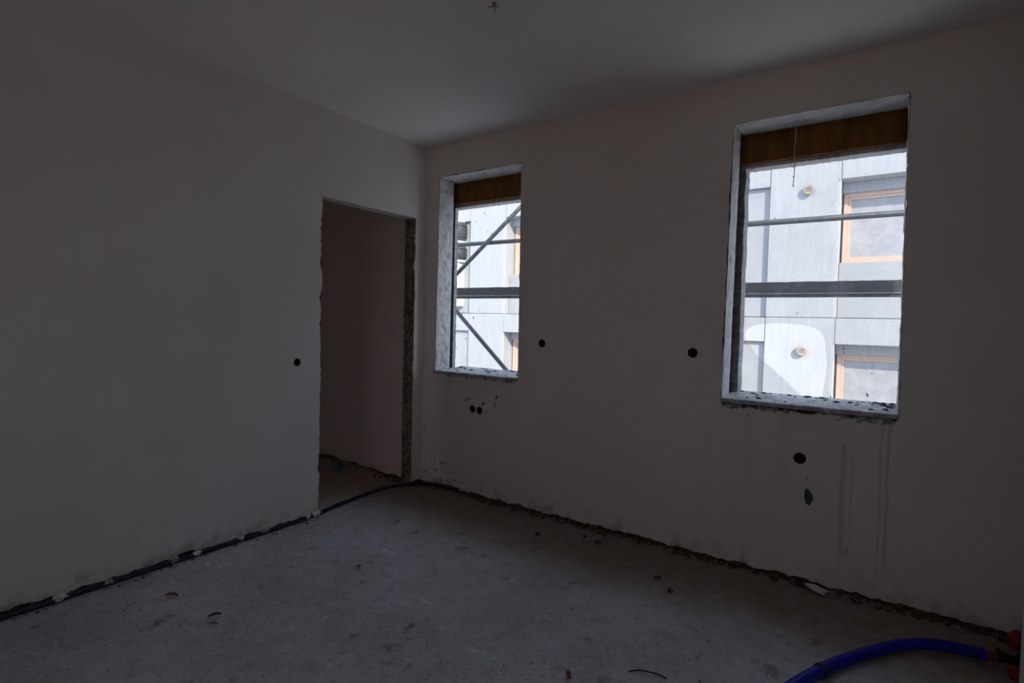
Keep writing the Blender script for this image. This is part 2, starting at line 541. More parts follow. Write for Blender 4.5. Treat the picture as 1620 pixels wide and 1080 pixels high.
# window wall: core, outer leaf, plaster skin
W1 = (0.144, 0.897)
W2 = (2.296, 3.060)
SILL, HEAD = 0.913, 2.400
boxes_back = [(1.104, 1.163, 0.028), (2.115, 1.152, 0.0285), (2.677, 0.638, 0.0295), (0.512, 0.650, 0.028), (0.579, 0.645, 0.0285)]
wall_back = panel(rect(-0.11, -0.02, 4.42, H + 0.02), [rect(W1[0] - 0.022, SILL - 0.03, W1[1] + 0.024, HEAD + 0.018), rect(W2[0] - 0.022, SILL - 0.03, W2[1] + 0.024, HEAD + 0.018)]
                  + [circle(a, b, c + 0.001) for a, b, c in boxes_back], yback, 0.016, 0.165).build('wall_back', 'masonry', kind='structure', label='plastered outer wall with two window openings')
panel(rect(-0.5, -0.25, 4.5, H + 0.02), [rect(W1[0] - 0.06, SILL - 0.03, W1[1] + 0.06, HEAD + 0.04), rect(W2[0] - 0.06, SILL - 0.03, W2[1] + 0.06, HEAD + 0.04)],
      yback, 0.165, 0.255).build('cavity_masonry', 'black', wall_back)
panel(rect(-2.1, -0.4, 4.5, H + 0.3), [ragged_rect(0.024, 0.90, 0.930, 2.235, 0.004, 11), ragged_rect(2.310, 0.905, 3.074, 2.235, 0.004, 15)],
      yback, 0.255, 0.36).build('outer_leaf', 'stop', wall_back)

def window_hole(x0, x1, seed, big):
    lo = jag((x0 - 0.018, SILL - 0.012), (x1 + 0.020, SILL - 0.010), 0.008, 0.018 if big else 0.006, seed, 14.0, -0.030 if big else -0.008)
    r = jag((x1 + 0.020, SILL - 0.010), (x1 + 0.002, HEAD + 0.006), 0.008, 0.006, seed + 1, 12.0)
    t = jag((x1 + 0.004, HEAD + 0.008), (x0 - 0.006, HEAD + 0.006), 0.008, 0.009, seed + 2, 11.0)
    l = jag((x0 - 0.006, HEAD + 0.004), (x0 - 0.018, SILL - 0.012), 0.008, 0.009, seed + 3, 9.0)
    return lo + r + t + l

base = jag((-0.02, 0.020), (4.42, 0.020), 0.010, 0.018, 31, 9.0)
outer = base + [(4.42, 0.020), (4.42, H + 0.01), (-0.02, H + 0.01)]
rnd = random.Random(9)
gouges = []
def gouge(pts):
    gouges.append(pts)
def streak(a, b, w, seed):
    a, b = Vector(a), Vector(b)
    d = b - a
    s = Vector((-d.y, d.x)).normalized()
    n = 6
    l = [a + d * (i / n) + s * w * (0.35 + 0.65 * abs(noise.noise(Vector((i * 0.9, seed, 0))) * 2)) * (1 if 0 < i < n else 0.3) for i in range(n + 1)]
    r = [a + d * (i / n) - s * w * (0.35 + 0.65 * abs(noise.noise(Vector((i * 0.9, seed + 5, 0))) * 2)) * (1 if 0 < i < n else 0.3) for i in range(n + 1)]
    return [(p.x, p.y) for p in l + r[::-1]]
gouge(streak((0.598, 0.678), (0.622, 0.715), 0.016, 1))
gouge(streak((0.714, 0.665), (0.724, 0.722), 0.010, 2))
gouge(streak((0.724, 0.732), (0.739, 0.772), 0.010, 3))
gouge(streak((0.634, 0.610), (0.645, 0.655), 0.008, 4))
gouge(streak((0.448, 0.710), (0.490, 0.724), 0.007, 5))
gouge(streak((0.428, 0.700), (0.440, 0.706), 0.005, 8))
gouge(circle(0.510, 0.686, 0.006, 8, 0.3))
gouge(circle(0.266, 0.769, 0.0085, 8, 0.3))
gouge(streak((2.889, 0.185), (2.902, 0.235), 0.003, 7))
for _ in range(34):
    x = 0.04 + 0.30 * rnd.random() ** 1.3
    z = 0.09 + 0.5 * rnd.random() ** 1.8
    r = 0.0022 + 0.0035 * rnd.random() ** 2
    c = circle(x, z, r, 7, 0.35, rnd.random() * 6)
    if all((Vector(c[0]) - Vector(g[0])).length > 0.03 for g in gouges):
        gouge(c)
for x, z in ((0.42, 0.11), (0.46, 0.10), (0.60, 0.12), (2.42, 0.83), (2.40, 0.80), (2.25, 1.62), (2.65, 0.55), (2.01, 1.24)):
    gouge(circle(x, z, 0.004, 7, 0.35, x * 9))
plaster = panel(outer, [window_hole(*W1, 41, False), window_hole(*W2, 51, True)] + [circle(a, b, c, 22, 0.03, a) for a, b, c in boxes_back] + gouges,
                yback, 0.0, 0.0155).build('plaster', 'plaster_marked', wall_back)

# left wall with the doorway
D0, D1, DH = -0.950, -0.107, 2.086
box_left = (-1.115, 1.017, 0.025)
wall_left = panel([(-4.4, -0.02), (D0 - 0.006, -0.02), (D0 - 0.006, DH + 0.006), (D1 + 0.006, DH + 0.006), (D1 + 0.006, -0.02), (0.016, -0.02), (0.016, H + 0.02), (-4.4, H + 0.02)],
                  [circle(box_left[0], box_left[1], box_left[2] + 0.001)], xleft, 0.0155, 0.11).build('wall_left', 'masonry', kind='structure', label='plastered partition wall with a rough doorway')
o = jag((-4.4, 0.022), (D0, 0.022), 0.012, 0.020, 61, 6.0)
o += jag((D0, 0.03), (D0, DH), 0.010, 0.014, 62, 9.0)
o += jag((D0, DH), (D1, DH), 0.012, 0.005, 63, 8.0)
o += jag((D1, DH), (D1, 0.03), 0.010, 0.012, 64, 9.0)
o += [(D1, 0.03), (0.0, 0.035), (0.0, H + 0.01), (-4.4, H + 0.01)]
lg = [streak((-1.296, 1.128), (-1.278, 1.164), 0.0015, 1), circle(-1.026, 1.332, 0.004, 7, 0.3), circle(-1.017, 0.596, 0.0035, 7, 0.3), streak((-1.99, 0.15), (-1.99, 0.19), 0.0014, 3)]
panel(o, [circle(box_left[0], box_left[1], box_left[2], 22)] + lg, xleft, 0.0, 0.0156).build('plaster', 'plaster', wall_left)
# bare doorway sides
def rough_face(name, mt, parent, fn, nu, nv, amp, freq, seed):
    vs, fs = [], []
    for j in range(nv + 1):
        for i in range(nu + 1):
            p, nrm = fn(i / nu, j / nv)
            p = Vector(p)
            s = noise.noise(p * freq + Vector((seed, 0, 0))) + 0.5 * noise.noise(p * freq * 2.7)
            e = 0.25 if i in (0, nu) else 1.0
            vs.append(p + Vector(nrm) * amp * s * e)
    for j in range(nv):
        for i in range(nu):
            a = j * (nu + 1) + i
            fs.append((a, a + 1, a + nu + 2, a + nu + 1))
    mb = MB(); mb.add(vs, fs)
    return mb.build(name, mt, parent, recalc=False)
rough_face('rough_jamb', 'jamb', wall_left, lambda u, v: ((-0.004 - 0.108 * u, D1 - 0.004, 0.0 + DH * v), (0, -1, 0)), 14, 200, 0.007, 38, 3)
rough_face('rough_jamb', 'jamb', wall_left, lambda u, v: ((-0.004 - 0.108 * u, D0 + 0.002, 0.0 + DH * v), (0, 1, 0)), 8, 120, 0.005, 38, 8)
rough_face('rough_lintel', 'reveal', wall_left, lambda u, v: ((-0.004 - 0.108 * u, D0 + (D1 - D0) * v, DH + 0.001), (0, 0, -1)), 6, 80, 0.003, 30, 5)

# the corridor behind the doorway
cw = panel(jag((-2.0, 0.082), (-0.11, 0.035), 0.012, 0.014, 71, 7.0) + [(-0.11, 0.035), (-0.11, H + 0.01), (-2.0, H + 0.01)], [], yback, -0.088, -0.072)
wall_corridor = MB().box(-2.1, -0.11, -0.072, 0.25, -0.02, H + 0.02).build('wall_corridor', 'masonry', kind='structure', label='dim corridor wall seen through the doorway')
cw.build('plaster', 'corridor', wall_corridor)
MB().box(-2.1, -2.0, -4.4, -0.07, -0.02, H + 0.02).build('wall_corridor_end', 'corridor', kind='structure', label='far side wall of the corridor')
panel(rect(-2.1, -0.02, 4.5, H + 0.02), [rect(1.95, 0.02, 2.46, 2.06), rect(-1.40, 0.02, -1.03, 2.06)], yback, -4.3, -4.5).build('wall_front', 'plaster', kind='structure', label='plastered wall behind the camera with two openings added for fill light')  # both openings added out of view to fill room and corridor with light
# roofed platform added outside those openings, shaped for warm fill light
MB().box(-2.1, 4.5, -6.4, -4.4, -0.25, -0.01).build('floor_fill_terrace', 'fill_terrace', kind='structure', label='unseen added floor behind the camera, bounces fill light')
MB().box(-2.1, 4.5, -6.4, -4.4, H + 0.02, H + 0.28).build('ceiling_fill_terrace', 'fill_terrace', kind='structure', label='unseen added roof behind the camera, blocks direct sun')
MB().box(-2.1, 4.5, -6.4, -6.3, -0.3, 1.15).build('wall_fill_terrace', 'fill_terrace', kind='structure', label='unseen added parapet behind the camera, narrows the sky light')
# right wall: a near stretch that ends in a corner, then a niche
MB().box(3.456, 4.5, -4.3, -0.50, -0.02, H + 0.02).build('wall_right', 'post', kind='structure', label='pale plastered wall end at the right edge')
MB().box(4.30, 4.42, -0.5, 0.02, -0.02, H + 0.02).build('wall_niche', 'plaster', kind='structure', label='end wall of the niche beside the right window')

# ------------------------------------------------------------------ windows
def window(num, x0, x1, ox0, ox1, seed, label):
    w = empty('window_%d' % num, ((x0 + x1) / 2, 0.1, SILL), kind='structure', label=label)
    # plastered reveals: left, right, soffit
    rough_face('reveal', 'reveal', w, lambda u, v: ((x0 - 0.002 - 0.012 * (1 - v), 0.002 + 0.163 * u, SILL - 0.01 + (HEAD - SILL + 0.01) * v), (1, 0, 0)), 16, 110, 0.006, 24, seed)
    rough_face('reveal', 'reveal', w, lambda u, v: ((x1 + 0.002 + 0.014 * (1 - v), 0.002 + 0.163 * u, SILL - 0.01 + (HEAD - SILL + 0.01) * v), (-1, 0, 0)), 16, 110, 0.006, 24, seed + 2)
    rough_face('soffit', 'reveal', w, lambda u, v: ((x0 + (x1 - x0) * v, 0.002 + 0.20 * u, HEAD + 0.003), (0, 0, -1)), 14, 60, 0.007, 24, seed + 4)
    # brown shutter-box board under the lintel
    b = MB(); n = 40
    vs, fs = [], []
    for k in range(n + 1):
        x = x0 - 0.05 + (x1 - x0 + 0.10) * k / n
        e = 0.004 * noise.noise(Vector((x * 30, seed, 0)))
        vs += [(x, 0.215, 2.243 + e), (x, 0.215, HEAD + 0.03), (x, 0.250, HEAD + 0.03), (x, 0.250, 2.243 + e)]
    for k in range(n):
        for i in range(4):
            fs.append((k * 4 + i, k * 4 + (i + 1) % 4, k * 4 + 4 + (i + 1) % 4, k * 4 + 4 + i))
    fs += [(0, 1, 2, 3), tuple(n * 4 + i for i in range(4))]
    b.add(vs, fs).build('header_board', 'board', w, label='brown shutter board')
    b = MB()
    for k in range(50):
        xa = ox0 - 0.02 + (ox1 - ox0 + 0.05) * k / 50
        xb = xa + (ox1 - ox0 + 0.05) / 50
        dz = 0.004 * noise.noise(Vector((xa * 40, seed + 3, 1)))
        b.box(xa, xb, 0.252, 0.335, 2.222 + dz, 2.242)
    b.build('header_edge', 'reveal', w)
    # stone sill with a nose into the room
    b = MB(); n = 60
    vs, fs = [], []
    for k in range(n + 1):
        x = x0 - 0.016 + (x1 - x0 + 0.034) * k / n
        e = 0.0016 * noise.noise(Vector((x * 22, seed, 4)))
        vs += [(x, -0.020 + e, SILL - 0.022), (x, -0.022 + e, SILL - 0.003), (x, -0.016, SILL + 0.001), (x, 0.345, SILL + 0.012), (x, 0.345, SILL - 0.03)]
    for k in range(n):
        for i in range(5):
            fs.append((k * 5 + i, k * 5 + (i + 1) % 5, k * 5 + 5 + (i + 1) % 5, k * 5 + 5 + i))
    fs += [tuple(range(5)), tuple(n * 5 + i for i in range(5))]
    b.add(vs, fs).build('sill', 'sill', w, label='grey stone sill')
    # mortar crumbs lying along the back of the sill and packed under its nose
    b = MB(); rd = random.Random(seed)
    for k in range(44):
        x = x0 + 0.01 + (x1 - x0 - 0.02) * rd.random()
        if k > 34: x = x1 - 0.10 * rd.random() if num == 2 else x0 + 0.05 * rd.random()
        y = 0.30 - 0.26 * rd.random() ** 2.2
        r = 0.003 + 0.009 * rd.random() ** 2
        b.lump((x, y, SILL + 0.003 + y * 0.03), r, k + seed, (1.6, 1.2, 0.7), 6, 4)
    b.build('sill_crumbs', 'filler', w, kind='stuff')
    b = MB()
    for k in range(70 if num == 2 else 40):
        x = x0 + (x1 - x0) * rd.random()
        if num == 2 and k > 50: x = x1 - 0.14 * rd.random()
        r = 0.006 + 0.012 * rd.random()
        b.lump((x, 0.010, SILL - 0.03 - (0.026 if num == 2 else 0.004) * rd.random()), r, k + seed * 2, (1.7, 0.8, 0.9), 7, 5)
    b.build('bedding_mortar', 'grey_mortar', w, kind='stuff')
    return w
window(1, *W1, 0.024, 0.930, 3, 'left window opening, unglazed, with a grey sill')
window(2, *W2, 2.310, 3.074, 21, 'right window opening, unglazed, with a grey sill')

# ------------------------------------------------------------------ outside: the building across the alley
YF = 7.0
ST = 2.65
fac = empty('apartment_building', (0, YF, -3.4), label='pale panelled apartment building across the alley with wooden windows', cat='building')
core = MB()
core.box(-13.0, 9.5, YF + 0.55, YF + 5.0, -3.4, 4.80)
core.build('core_wall', 'facade_in', fac)
pcent = [-11.43, -8.12, -4.81, -1.50, 1.81, 5.12, 8.43]
PW = 0.515
pp_mesh = None
def share(name, proto, parent, off):
    o = proto.copy()
    COL.objects.link(o)
    o.name = name
    o.location = Vector(proto.location) + Vector(off)
    return o
proto = {}
for k in range(-2, 1):
    zb = 1.505 + ST * k
    for i, c in enumerate(pcent):
        off = (c - pcent[0], 0, zb - (1.505 - 2 * ST))
        if 'pilaster_panel' not in proto:
            c0, z0 = pcent[0], 1.505 - 2 * ST
            proto['pilaster_panel'] = MB().bevel_box(c0 - PW, c0 + PW, YF, YF + 0.56, z0 + 0.006, z0 + ST - 0.006, 0.004).build('pilaster_panel', 'facade', fac)
            proto['panel_joint'] = MB().box(c0 - PW + 0.01, c0 + PW - 0.01, YF + 0.012, YF + 0.55, z0 - 0.01, z0 + 0.01).build('panel_joint', 'joint', fac)
            xe = c0 + PW
            tri = [(xe - 0.030, YF - 0.003), (xe + 0.005, YF + 0.034), (xe - 0.030, YF + 0.034)]  # added strip, brightens the right edge as if sunlit
            proto['sunlit_edge_strip'] = MB().add([(x, y, zz_) for zz_ in (z0 + 0.006, z0 + ST - 0.44) for x, y in tri], [(0, 1, 2), (3, 5, 4), (0, 3, 4, 1), (1, 4, 5, 2), (2, 5, 3, 0)]).build('sunlit_edge_strip', 'sunlit_edge', fac)
            lamp = MB().lathe((c0 + 0.065, YF + 0.001, z0 + 2.10), (0, -1, 0), [(0, 0.062), (0.045, 0.062), (0.05, 0.085), (0.068, 0.085), (0.075, 0.078), (0.075, 0.03), (0.07, 0.028)], 28)
            proto['vent_cap'] = lamp.build('vent_cap', 'cap', fac, label='round cream vent cap')
            slot = MB()
            for q in (-0.03, 0.0, 0.03):
                slot.box(c0 + 0.065 - 0.055, c0 + 0.065 + 0.055, YF - 0.079, YF - 0.074, z0 + 2.10 + q - 0.004, z0 + 2.10 + q + 0.004)
            proto['cap_slot'] = slot.build('cap_slot', 'joint', proto['vent_cap'])
        else:
            share('pilaster_panel', proto['pilaster_panel'], fac, off)
            share('panel_joint', proto['panel_joint'], fac, off)
            share('sunlit_edge_strip', proto['sunlit_edge_strip'], fac, off)
            if i in (1, 4, 5):
                v = share('vent_cap', proto['vent_cap'], fac, off)
                s = proto['cap_slot'].copy(); COL.objects.link(s); s.parent = v
# bays between the pilasters
first = True
for k in range(-2, 1):
    for i in range(len(pcent) - 1):
        bx0 = pcent[i] + PW + 0.006
        bx1 = pcent[i + 1] - PW - 0.006
        dz = ST * (k + 2)
        off = (bx0 - (pcent[0] + PW + 0.006), 0, dz)
        if first:
            z = 1.505 - 2 * ST
            W = bx1 - bx0
            P = proto
            P['spandrel'] = MB().bevel_box(bx0, bx1 - 0.706, YF + 0.20, YF + 0.56, z + 0.006, z + 0.905, 0.006).build('spandrel', 'facade_in', fac)
            P['fascia'] = MB().bevel_box(bx0, bx1, YF + 0.012, YF + 0.56, z + 2.225, z + ST - 0.006, 0.006).build('fascia', 'facade', fac)
            P['shutter_box'] = MB().bevel_box(bx0, bx1 - 0.706, YF + 0.30, YF + 0.56, z + 2.06, z + 2.224, 0.008).build('shutter_box', 'facade', fac)
            P['recess_panel'] = MB().bevel_box(bx1 - 0.70, bx1, YF + 0.085, YF + 0.56, z + 0.006, z + 2.22, 0.005).build('recess_panel', 'facade_in', fac)
            wf = MB()
            a, b2, zl, zh, y0, y1 = bx0 + 0.02, bx1 - 0.72, z + 0.906, z + 2.06, YF + 0.38, YF + 0.47
            t = 0.06
            wf.bevel_box(a, a + t, y0, y1, zl, zh, 0.006); wf.bevel_box(b2 - t, b2, y0, y1, zl, zh, 0.006)
            wf.bevel_box(a + t, b2 - t, y0, y1, zl, zl + t, 0.006); wf.bevel_box(a + t, b2 - t, y0, y1, zh - t, zh, 0.006)
            P['window_frame'] = wf.build('window_frame', 'wood', fac, label='orange-brown wooden window frame')
            ws = MB()
            for ia, ib in ((a + t, b2 - t),):
                q = 0.045
                ws.bevel_box(ia, ia + q, y0 + 0.025, y1 - 0.01, zl + t, zh - t, 0.004); ws.bevel_box(ib - q, ib, y0 + 0.025, y1 - 0.01, zl + t, zh - t, 0.004)
                ws.bevel_box(ia + q, ib - q, y0 + 0.025, y1 - 0.01, zl + t, zl + t + q, 0.004); ws.bevel_box(ia + q, ib - q, y0 + 0.025, y1 - 0.01, zh - t - q, zh - t, 0.004)
            P['sash'] = ws.build('sash', 'wood', P['window_frame'])
            pn = MB()
            for ia, ib in ((a + t, b2 - t),):
                pn.box(ia + 0.045, ib - 0.045, y0 + 0.06, y0 + 0.075, zl + t + 0.045, zh - t - 0.045)
            P['pane'] = pn.build('pane', 'blind', P['window_frame'], label='pane with a pale reflection painted in')
            first = False
        else:
            for nm in ('spandrel', 'fascia', 'shutter_box', 'recess_panel', 'window_frame'):
                o = share(nm, proto[nm], fac, off)
                if nm == 'window_frame':
                    for ch in ('sash', 'pane'):
                        c = proto[ch].copy(); COL.objects.link(c); c.parent = o
for i, c in enumerate(pcent):
    MB().bevel_box(c - PW, c + PW, YF, YF + 0.56, 4.161, 4.82, 0.004).build('parapet_panel', 'facade', fac)
    if i < len(pcent) - 1:
        MB().bevel_box(c + PW + 0.006, pcent[i + 1] - PW - 0.006, YF + 0.012, YF + 0.56, 4.161, 4.82, 0.006).build('parapet_panel', 'facade', fac)
MB().box(-40, 40, -40, 40, -3.7, -3.4).build('ground', 'ground', kind='structure', label='pale paved alley floor below the windows')
# the storeys below our room
MB().box(-2.1, 4.5, -4.4, 0.36, -3.4, -0.4).build('wall_below', 'stop', kind='structure', label='outer wall of the storey below')

# dark rounded ventilator bodies with cream bands, fixed in the bay left of the left pilaster
vt = empty('ventilator', (-5.70, 6.98, 1.66), label='two stacked dark rounded ventilators with cream bands, left in the left window', cat='ventilator')
VC = (-5.675, 6.975)
for z0, z1 in ((3.26, 3.70), (2.80, 3.13)):
    n = 14
    prof = [((z1 - z0) * i / n, 0.135 + 0.075 * math.sin(PI * (0.12 + 0.76 * i / n))) for i in range(n + 1)]
    MB().lathe((VC[0], VC[1], z0), (0, 0, 1), prof, 28).build('barrel', 'grille', vt, True)
    b = MB()
    for i in range(5):
        z = z0 + (z1 - z0) * (0.2 + 0.15 * i)
        b.lathe((VC[0], VC[1], z), (0, 0, 1), [(0, 0.208), (0.004, 0.216), (0.012, 0.216), (0.016, 0.208)], 28)
    b.build('louvre_ring', 'grille', vt)
for z0, h, r in ((3.70, 0.05, 0.17), (3.20, 0.055, 0.20), (3.135, 0.04, 0.17), (2.735, 0.06, 0.19)):
    MB().lathe((VC[0], VC[1], z0), (0, 0, 1), [(0, r - 0.015), (0.01, r), (h - 0.01, r), (h, r - 0.015)], 28).build('band', 'cream', vt, True)
MB().bevel_box(-6.00, -5.56, 6.84, 7.19, 1.66, 2.73, 0.02).build('lower_duct', 'cream', vt)

# ------------------------------------------------------------------ scaffold
sc = empty('scaffold', (1.5, 1.6, -3.4), label='galvanised tube scaffold standing outside the windows', cat='scaffold')
YS = 1.6
R = 0.0225
for x in (-1.30, 1.45, 4.20):
    for y in (YS + 0.05, 0.95):
        MB().tube([(x, y, -3.4), (x, y, 4.2)], R, 12).build('standard', 'galv', sc, True)
        MB().lathe((x, y, 0.55), (0, 0, 1), [(0, R + 0.002), (0.004, R + 0.012), (0.05, R + 0.012), (0.054, R + 0.002)], 12).build('coupler', 'galv', sc)
MB().tube([(-1.6, YS, 2.176), (4.4, YS, 2.130)], R, 12).build('guard_rail', 'galv', sc, True)
MB().tube([(-1.28, YS - 0.05, 1.628), (0.05, YS - 0.05, 2.662)], R, 12).build('brace', 'galv', sc, True)
MB().tube([(-1.28, YS - 0.05, 1.654), (0.10, YS - 0.05, 0.455)], R, 12).build('brace', 'galv', sc, True)
for x in (-1.30, 1.45, 4.20):
    MB().tube([(x, 0.9, 1.50), (x, YS + 0.1, 1.50)], R, 12).build('transom', 'galv', sc, True)
    MB().lathe((x, YS + 0.05, 1.60), (0, 0, 1), [(0, R + 0.002), (0.004, R + 0.014), (0.06, R + 0.014), (0.064, R + 0.002)], 12).build('coupler', 'galv', sc)
# toe board with lip, on edge along the platform
tb = empty('toe_board', (1.5, YS, 1.55), label='dusty grey scaffold board crossing behind both windows below the thin rail', cat='board')
b = MB(); n = 160; vs, fs = [], []
def zz(x): return -0.006 * (x - 1.5) / 2
for k in range(n + 1):
    x = -1.6 + 5.9 * k / n
    e = 0.004 * noise.noise(Vector((x * 18, 0, 2))) + 0.004 * max(0, noise.noise(Vector((x * 5, 3, 2))))
    s = zz(x)
    vs += [(x, YS - 0.02, 1.586 + s), (x, YS - 0.02, 1.672 + s + e), (x, YS + 0.02, 1.672 + s + e), (x, YS + 0.02, 1.586 + s)]
for k in range(n):
    for i in range(4):
        fs.append((k * 4 + i, k * 4 + (i + 1) % 4, k * 4 + 4 + (i + 1) % 4, k * 4 + 4 + i))
fs += [(0, 1, 2, 3), tuple(n * 4 + i for i in range(4))]
b.add(vs, fs).build('board_face', 'plank', tb)
MB().add([(-1.6, YS - 0.028, 1.578 + zz(-1.6)), (4.3, YS - 0.028, 1.578 + zz(4.3)), (4.3, YS - 0.028, 1.586 + zz(4.3)), (-1.6, YS - 0.028, 1.586 + zz(-1.6)),
          (-1.6, YS + 0.02, 1.578 + zz(-1.6)), (4.3, YS + 0.02, 1.578 + zz(4.3)), (4.3, YS + 0.02, 1.586 + zz(4.3)), (-1.6, YS + 0.02, 1.586 + zz(-1.6))],
         [(0, 1, 2, 3), (4, 7, 6, 5), (0, 4, 5, 1), (3, 2, 6, 7), (0, 3, 7, 4), (1, 5, 6, 2)]).build('lip', 'alu', tb)
MB().add([(-1.6, YS - 0.02, 1.553 + zz(-1.6)), (4.3, YS - 0.02, 1.553 + zz(4.3)), (4.3, YS - 0.02, 1.578 + zz(4.3)), (-1.6, YS - 0.02, 1.578 + zz(-1.6)),
          (-1.6, YS + 0.02, 1.553 + zz(-1.6)), (4.3, YS + 0.02, 1.553 + zz(4.3)), (4.3, YS + 0.02, 1.578 + zz(4.3)), (-1.6, YS + 0.02, 1.578 + zz(-1.6))],
         [(0, 1, 2, 3), (4, 7, 6, 5), (0, 4, 5, 1), (3, 2, 6, 7), (0, 3, 7, 4), (1, 5, 6, 2)]).build('lower_rail', 'plank', tb)

# ------------------------------------------------------------------ plastic films fixed over the openings
def film(x0, x1, z0, z1, hole, mt, label, seed, wave):
    ex = [(x0 + (x1 - x0) * (i + 0.5) / 36, z0 + (z1 - z0) * (j + 0.5) / 64) for i in range(36) for j in range(64)]
    if hole:
        ex = [e for e in ex if not inside(e, hole)]
    pts = [Vector(p) for p in rect(x0, z0, x1, z1)] + [Vector(p) for p in (hole or [])]
    edges = [(0, 1), (1, 2), (2, 3), (3, 0)] + [(4 + i, 4 + (i + 1) % len(hole)) for i in range(len(hole))] if hole else [(0, 1), (1, 2), (2, 3), (3, 0)]
    vo, eo, fo, _, _, _ = delaunay_2d_cdt(pts + [Vector(e) for e in ex], edges, [], 0, 1e-7)
    keep = [tuple(f) for f in fo if not (hole and inside(sum((vo[i] for i in f), Vector((0, 0))) / 3, hole))]
    vs = []
    for p in vo:
        q = Vector((p.x * 3, p.y * 2, seed))
        vs.append((p.x, 0.372 + wave * (0.5 + noise.noise(q)) + wave * 0.3 * noise.noise(q * 4), p.y))
    mb = MB(); mb.add(vs, keep)
    return mb.build('plastic_film', mt, None, True, recalc=False, label=label, cat='plastic film')
hole = [(2.318, 1.288), (2.350, 1.310), (2.391, 1.324), (2.476, 1.334), (2.559, 1.332), (2.620, 1.326), (2.656, 1.319), (2.690, 1.305), (2.712, 1.287), (2.728, 1.262), (2.737, 1.237),
        (2.744, 1.18), (2.752, 1.114), (2.749, 1.06), (2.741, 0.99), (2.733, 0.935), (2.728, 0.900), (2.655, 0.895), (2.634, 0.914), (2.59, 0.958), (2.539, 1.008), (2.452, 1.083), (2.380, 1.147), (2.328, 1.220), (2.314, 1.25)]
film(2.24, 3.14, 0.86, 2.29, hole, 'film_dirty', 'dusty clear film over the right window, torn open at the bottom', 2, 0.012)
film(-0.04, 0.99, 0.86, 2.29, None, 'film_clean', 'clear film stretched over the left window', 5, 0.010)

# ------------------------------------------------------------------ electrical boxes
def elec_box(parent, cx, cz, r, wall, wires, label):
    o = empty('socket_box', (cx, 0.01, cz) if wall == 'back' else (-0.01, cx, cz), label=label, cat='socket box')
    P = (lambda u, v, d: (cx + u, d, cz + v)) if wall == 'back' else (lambda u, v, d: (-d, cx + u, cz + v))
    n = 24
    vs, fs = [], []
    prof = [(0.003, r - 0.0005), (0.003, r - 0.003), (0.040, r - 0.004), (0.040, 0.001)]
    for d, rr in prof:
        for k in range(n):
            t = 2 * PI * k / n
            vs.append(P(rr * math.cos(t), rr * math.sin(t), d))
    for i in range(len(prof) - 1):
        for k in range(n):
            fs.append((i * n + k, i * n + (k + 1) % n, (i + 1) * n + (k + 1) % n, (i + 1) * n + k))
    fs.append(tuple(3 * n + k for k in range(n)))
    MB().add(vs, fs).build('cup', 'box_black', o, True, recalc=False)
    for q, (mt, a) in enumerate(wires):
        c, s = math.cos(a), math.sin(a)
        rr = r * 0.72
        pts = [P(rr * c * 0.2, rr * s * 0.2, 0.038), P(rr * c, rr * s, 0.024), P(rr * math.cos(a + 1.2), rr * math.sin(a + 1.2), 0.014), P(rr * math.cos(a + 2.2) * 0.8, rr * math.sin(a + 2.2) * 0.8, 0.016)]
        MB().tube(spline(pts, 6), 0.0022, 6).build('wire', mt, o, True)
    return o
elec_box(wall_back, 1.104, 1.163, 0.028, 'back', [], 'round black socket hole just right of the left window')
elec_box(wall_back, 2.115, 1.152, 0.0285, 'back', [], 'round black socket hole just left of the right window')
elec_box(wall_back, 2.677, 0.638, 0.0295, 'back', [('box_red', 2.6), ('box_red', 5.2)], 'round black socket hole with red wires below the right window')
elec_box(wall_back, 0.512, 0.650, 0.028, 'back', [('box_blue', 1.0)], 'left one of the pair of small holes below the left window')
elec_box(wall_back, 0.579, 0.645, 0.0285, 'back', [], 'right one of the pair of small holes below the left window, chipped at its top')
elec_box(wall_left, -1.115, 1.017, 0.025, 'left', [('box_red', 3.6), ('box_red', 4.4), ('box_blue', 0.6)], 'small round socket hole with red wire left of the doorway')

# grey filler patch on the wall below the lowest socket hole
pp = [(2.705, 0.478), (2.716, 0.492), (2.729, 0.482), (2.742, 0.462), (2.746, 0.441), (2.738, 0.420), (2.728, 0.404), (2.716, 0.412), (2.707, 0.436)]
panel(pp, [], yback, -0.0015, 0.002).build('filler_patch', 'filler', wall_back, label='dark grey filler patch')
panel(circle(2.715, 0.545, 0.004, 8, 0.2), [], yback, -0.001, 0.002).build('filler_patch', 'orange', wall_back, label='small reddish spot')

# knotted string hanging in the right window
st = empty('hanging_string', (2.577, 0.12, 2.0), label='thin string with knots hanging from the head of the right window', cat='string')
MB().tube(spline([(2.577, 0.12, 2.399), (2.580, 0.12, 2.33), (2.576, 0.12, 2.25), (2.581, 0.12, 2.18), (2.577, 0.12, 2.06)], 10), 0.0021, 6).build('strand', 'string', st, True)
for q, z in enumerate((2.33, 2.112, 2.066)):
    MB().lump((2.578, 0.12, z), 0.0035 if q else 0.0025, q, (0.8, 0.8, 1.7), 6, 5, 0.2).build('knot', 'grille' if q else 'string', st)

# ceiling conduit stub with wires
cs = empty('ceiling_wire_stub', (1.598, -1.254, H), label='reddish wire stub poking out of the ceiling', cat='wire')
MB().lathe((1.598, -1.254, H + 0.008), (0, 0, -1), [(0, 0.011), (0.010, 0.011), (0.012, 0.009)], 14).build('conduit_end', 'stub', cs)
for a in range(3):
    t = a * 2.1
    MB().tube(spline([(1.598, -1.254, H - 0.01), (1.598 + 0.012 * math.cos(t), -1.254 + 0.012 * math.sin(t), H - 0.018), (1.598 + 0.024 * math.cos(t), -1.254 + 0.024 * math.sin(t), H - 0.022)], 6), 0.0028, 6).build('wire', 'stub', cs, True)

